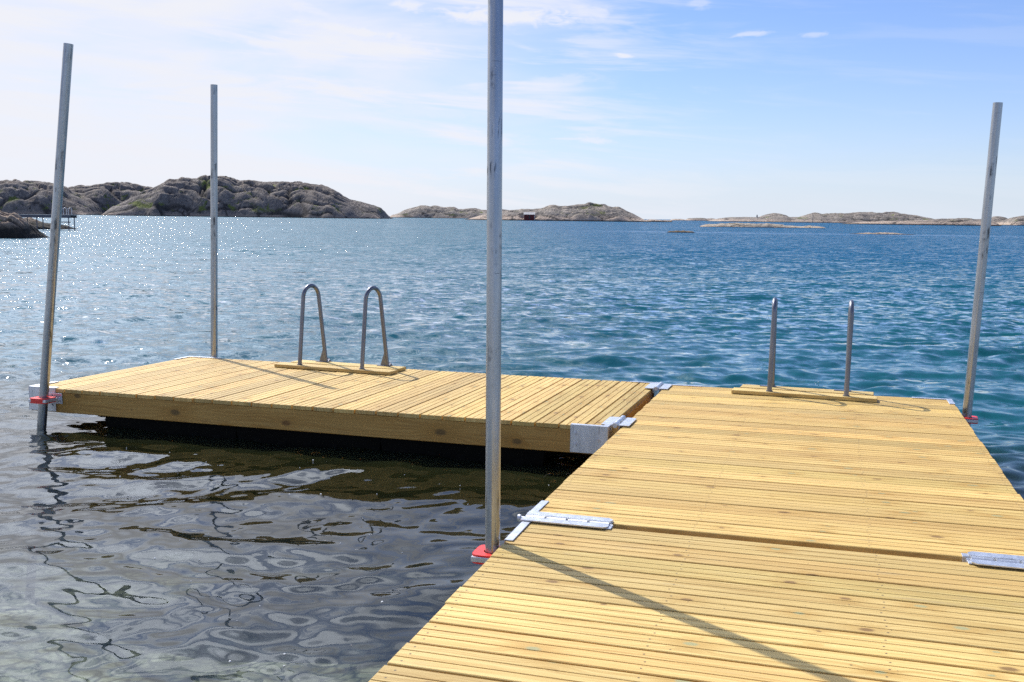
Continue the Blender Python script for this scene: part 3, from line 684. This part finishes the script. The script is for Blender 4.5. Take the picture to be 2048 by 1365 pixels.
def island(name, prof, Y0, depth, mt, seed, res=.8, lump=(16, 6, 2.6), amp=(.34, .22, .10), ridge=.45, tagd=None, shear=.7, steep=.8, pad=None):
    """prof: silhouette [(px, py)] of the crest; foot of the shore at distance Y0"""
    Yr = Y0+depth*ridge
    pr = np.array([(at(px, py, Yr)[0], at(px, py, Yr)[2]) for px, py in prof])
    x0, x1 = pr[0, 0], pr[-1, 0]; nx = int((x1-x0)/res)+2; ny = int(depth/res)+2
    u = np.linspace(x0, x1, nx); w = np.linspace(0, 1, ny); U, Wd = np.meshgrid(u, w)
    V = Y0+Wd*depth
    top = np.interp(U, pr[:, 0], pr[:, 1]-WZ)
    jg = 1 if mt is not M_ROCKD else .2
    top = top*(1+.22*jg*(vnoise(U, U*0, seed+5, lump[1]*1.1)-.5)+.10*jg*(vnoise(U, U*0, seed+6, lump[2]*1.3)-.5))
    ends = np.clip(np.minimum(U-x0, x1-U)/(depth*.35), 0, 1)**.5
    # shoreline wanders
    sh = .16*vnoise(U, U*0, seed, lump[0]*1.3)+.05*vnoise(U, U*0, seed+1, lump[1])
    wl = np.clip((Wd-sh*.8)/(ridge-sh*.8), -1, 1)
    front = np.where(wl > 0, 1-(1-np.clip(wl, 0, 1))**2.2, 0)**steep
    back = np.clip((1-Wd)/(1-ridge), 0, 1)**.6
    s = np.where(Wd < ridge, front, back)*ends
    ux = U+lump[1]*.7*(vnoise(U, V, seed+7, lump[0]*.6)-.5); vx = V+lump[1]*.9*(vnoise(U, V, seed+8, lump[0]*.6)-.5)
    cre = np.ones_like(U); lum = np.zeros_like(U); tot = 0
    for k, (l, a) in enumerate(zip(lump, amp)):
        f1, f2, idd = cells(ux, vx, seed+10*k, l*2.9, l*.85, shear)
        e = np.clip((f2-f1)/.30, 0, 1)
        lum += a*(np.sqrt(1-(1-e)**2)*.55+.20*np.clip(1-f1/.9, 0, 1)+.25*idd); tot += a; cre = np.minimum(cre, e*(1 if k == 0 else 1.3 if k == 1 else 2.0))
    lum = lum/tot
    mass = s*((.30+.76*lum) if mt is not M_ROCKD else (.38+.67*lum))
    # terraces: the big lumps step the front
    Zr = top*mass
    if pad is not None:
        pxl, pxr, pz, py1 = pad; xa, xb = at(pxl, 430, Y0)[0], at(pxr, 430, Y0)[0]
        k = smooth(U, xa-3, xa)*(1-smooth(U, xb, xb+3))*(1-smooth(V, py1, py1+4)); Zr = Zr*(1-k)+np.minimum(Zr, pz)*k
    # scale columns so that the crest keeps the profile
    mxc = Zr.max(0)/np.maximum(top[0], .05); ker = np.ones(max(3, int(lump[1]/res)))
    mxs = np.convolve(np.pad(mxc, len(ker)//2, 'edge'), ker/ker.sum(), 'valid')[:nx]
    Zr = Zr/np.clip(mxs, .3, 2)[None, :]*.99 if pad is None else Zr*1.12
    edge = (s <= 0.001); Zr = np.where(edge, -1.5, Zr-.15)
    vs = np.stack([U, V, WZ+Zr], -1).reshape(-1, 3)
    wc = np.stack([cre, Zr, np.zeros_like(U)], -1).reshape(-1, 3)
    mb = MB(); mb.add(vs, [(j*nx+i, j*nx+i+1, (j+1)*nx+i+1, (j+1)*nx+i) for j in range(ny-1) for i in range(nx-1)], wc, True)
    o = mb.build(name, mt); tag(o, **(tagd or dict(kind='structure'))); return o
island('island', [(-140, 372), (-60, 362), (0, 361), (50, 360), (95, 364), (120, 368), (140, 376), (150, 386), (170, 395), (190, 410), (205, 428)], 700, 90, M_ROCKD, 3, 1.0, (18, 7, 3))
island('island', [(105, 420), (125, 392), (145, 374), (165, 369), (185, 372), (215, 366), (245, 363), (275, 368), (300, 373), (318, 380), (340, 392), (380, 420)], 740, 90, M_ROCKD, 5, 1.0, (18, 7, 3))
island('island', [(232, 429), (250, 408), (275, 396), (300, 382), (325, 373), (350, 358), (372, 354), (395, 356), (425, 350), (455, 353), (480, 359), (520, 362), (560, 364), (600, 363), (640, 369), (670, 378), (690, 391), (703, 398), (725, 403), (745, 408), (760, 415), (768, 424), (772, 434)], 640, 90, M_ROCKD, 8, .8, (17, 7, 2.6))
island('island', [(779, 433), (795, 428), (815, 419), (840, 412), (868, 411), (890, 415), (910, 414), (925, 418), (950, 417), (980, 420), (1010, 419), (1045, 421), (1080, 436)], 1250, 80, M_ROCKL, 21, 1.6, (24, 10, 4))
island('island', [(925, 438), (945, 431), (960, 426), (985, 421), (1010, 419), (1030, 417), (1048, 416), (1080, 415), (1090, 413), (1110, 411), (1140, 411), (1165, 408), (1190, 407), (1210, 409), (1216, 413), (1235, 413), (1255, 418), (1275, 424), (1288, 432), (1296, 440)], 640, 70, M_ROCKL, 34, .8, (15, 6, 2.4), pad=(1046, 1071, 1.0, 651))
island('island', [(1280, 441), (1300, 439), (1320, 440.2), (1345, 441.5)], 700, 14, M_ROCKL, 35, .8, (8, 4, 2))
island('island', [(1340, 441), (1350, 438), (1362, 438), (1372, 440), (1376, 437), (1400, 436), (1425, 437), (1440, 440)], 2200, 60, M_ROCKL, 41, 3, (30, 12, 6))
island('island', [(1425, 441), (1440, 437), (1465, 435), (1500, 434), (1520, 434), (1532, 428), (1548, 426), (1562, 429), (1572, 434), (1600, 434), (1612, 429), (1630, 426), (1655, 427), (1670, 424), (1695, 426), (1715, 424), (1740, 422), (1765, 424), (1785, 424), (1800, 428), (1830, 431), (1855, 436), (1870, 441), (1880, 445)], 1300, 120, M_ROCKL, 44, 2.0, (26, 11, 4.5))
island('island', [(1690, 447), (1740, 442), (1790, 442), (1840, 440), (1880, 437), (1905, 438), (1935, 440), (1960, 441), (1975, 440), (1990, 448)], 720, 36, M_ROCKL, 47, .8, (13, 6, 2.6), steep=.8)
island('island', [(1895, 446), (1915, 436), (1935, 436), (1970, 438), (1990, 434), (2005, 435), (2018, 443), (2026, 448)], 1050, 60, M_ROCKL, 52, 1.5, (16, 8, 4))
island('island', [(2005, 448), (2020, 436), (2040, 432), (2075, 428), (2120, 430), (2160, 446)], 1000, 60, M_ROCKL, 58, 1.5, (18, 8, 4))
sk = dict(cat='rock', group='low skerries awash in the bay')
island('skerry', [(1328, 465), (1338, 460.6), (1352, 459.6), (1372, 459.8), (1385, 461.4), (1396, 465.5)], 139, 2.2, M_ROCKW, 61, .05, (.9, .4, .2), tagd=dict(sk, label='smallest dark brown skerry, nearest the middle of the bay'), steep=.6)
island('skerry', [(1400, 452), (1412, 448), (1440, 446.5), (1465, 445), (1490, 446), (1530, 446), (1560, 447), (1572, 450), (1600, 452), (1618, 450.5), (1640, 452), (1650, 455)], 262, 7, M_ROCKS, 66, .12, (3, 1.2, .5), tagd=dict(sk, label='long flat pale skerry below the far islands with a low tail to its right'), steep=.7)
island('skerry', [(1684, 468), (1705, 465.5), (1730, 464.2), (1760, 463.4), (1790, 464), (1808, 466), (1830, 467.5), (1850, 469.8)], 147, 3, M_ROCKS, 71, .06, (1.6, .7, .3), tagd=dict(sk, label='thin pale skerry in front of the right hand islands'), steep=.7)
# shore rocks at the left
island('shore_rock', [(-190, 430), (-120, 410), (-60, 402), (-15, 406), (0, 413), (25, 421), (45, 431), (55, 440), (66, 458), (78, 474)], 67, 4.5, M_ROCKN, 81, .05, (1.6, .7, .3), tagd=dict(cat='rock', label='tan and black shore rock at the left edge, nearest the camera'), steep=.45, ridge=.4)
island('shore_rock', [(-60, 440), (0, 434), (60, 432), (80, 440), (100, 444), (118, 446), (130, 451), (138, 457)], 104, 6, M_ROCKN, 86, .07, (1.8, .8, .35), tagd=dict(cat='rock', label='low rock under the small jetty'), steep=.4, ridge=.4)

# ------------------------------------------------------------------ red hut
M_REDW = plain_mat('falu red boards', (.10, .012, .011), .8, .3, 3)
M_ROOF = plain_mat('pale sheet roof', (.40, .38, .36), .6, .15, 2)
M_WHITE = plain_mat('white trim', (.75, .73, .70), .6, .1, 2)
hx = at(1048, 430, 648)[0]; hx2 = at(1069, 430, 648)[0]; hw_ = hx2-hx; hz = .6
hut = empty('boathouse', Matrix.Translation((hx, 645, hz)) @ Matrix.Rotation(R_(-3), 4, 'Z'), 'small dark red boathouse with pale roof on the middle island shore', 'boathouse')
mb = MB(); mb.prism([(0, 0), (hw_, 0), (hw_, 4.5), (0, 4.5)], -1.2, 2.9)
mb.add([(0, 0, 2.9), (0, 4.5, 2.9), (0, 2.25, 4.1), (hw_, 0, 2.9), (hw_, 4.5, 2.9), (hw_, 2.25, 4.1)], [(0, 1, 2), (3, 5, 4)]); mb.build('wall', M_REDW, hut)
mb = MB()
for sg in (0, 1):
    ya, yb = (-.35, 2.25) if sg == 0 else (4.85, 2.25)
    v = [(-.3, ya, 2.72), (hw_+.3, ya, 2.72), (hw_+.3, yb, 4.15), (-.3, yb, 4.15)]; v += [(a, c, d+.16) for a, c, d in v]
    mb.add(v, [(0, 1, 2, 3), (4, 7, 6, 5), (0, 4, 5, 1), (1, 5, 6, 2), (2, 6, 7, 3), (3, 7, 4, 0)])
mb.build('roof', M_ROOF, hut)
mb = MB(); mb.box((hw_*.45, -.05, .1), (hw_*.45+1.0, -.002, 2.1), .01); mb.build('door', M_DARK, hut)
mb = MB(); mb.box((hw_-.14, -.06, -.6), (hw_+.03, -.003, 2.7), .01); mb.build('corner_board', M_WHITE, hut)

# ------------------------------------------------------------------ small jetty at the left
jx0, jx1 = at(-60, 430, 100)[0], at(141, 430, 100)[0]; jz = .72
M_JET = plain_mat('weathered grey planks', (.42, .40, .38), .75, .2, 3)
M_STEEL = plain_mat('grey steel', (.10, .10, .12), .5, .2, 3, .3)
jet = empty('jetty', Matrix.Translation((jx0, 100, jz)), 'small grey jetty on the rocks at the left edge with railing at its end', 'jetty')
JL = jx1-jx0
mb = MB(); mb.box((0, 0, .38), (JL, 1.6, .44), .01); mb.build('decking', M_JET, jet)
for y0 in (0.03, 1.5):
    mb = MB(); mb.box((0, y0, .12), (JL-.05, y0+.07, .376), .01); mb.build('beam', M_STEEL, jet)
for k in range(7):
    x = JL-.25-k*1.55
    for y0 in (.1, 1.4):
        mb = MB(); mb.tube([(x, y0, -1.8), (x, y0, .12)], .05, 10); mb.build('post', M_STEEL, jet)
mb = MB(); mb.box((JL-1.0, .05, -.33), (JL-.05, .12, -.24), .01); mb.build('cross_beam', M_STEEL, jet)
for x in (JL-.78, JL-.28):
    mb = MB(); mb.tube([(x, .2, .44)]+[(x+.14-.14*math.cos(math.pi*k/8), .2+.1*k/8, 1.0+.10*math.sin(math.pi*k/8)) for k in range(9)]+[(x+.28, .3, .44)], .022, 8); mb.build('handrail', M_GALV, jet)
for k in range(3):
    mb = MB(); mb.box((JL+.0, .5, -.1-.3*k), (JL+.10, .9, -.06-.3*k), .004); mb.build('rung', M_GALV, jet)

# ------------------------------------------------------------------ beacon and spar on the far islands
b0 = at(1514, 436, 1345)
bc = empty('beacon', Matrix.Translation((b0[0], 1345, b0[2])), 'tiny dark beacon standing on the far right islands', 'beacon')
mb = MB(); mb.tube([(0, 0, -3), (0, 0, .6)], [1.5, 1.1], 10); mb.build('plinth', M_WHITE, bc)
mb = MB(); mb.tube([(0, 0, .6), (0, 0, 2.6)], [.95, .8], 10); mb.build('tower', M_STEEL, bc)
mb = MB(); mb.tube([(0, 0, 2.6), (0, 0, 3.6), (0, 0, 4.2)], [.6, .6, .05], 10); mb.build('lantern', M_DARK, bc)
b1 = at(1625.5, 440, 1290)
mb = MB(); mb.tube([(b1[0], 1290, WZ-.5), (b1[0], 1290, b1[2]+8)], .28, 8); tag(mb.build('spar_marker', M_STEEL), 'thin dark marker pole in front of the far right islands', 'marker pole')
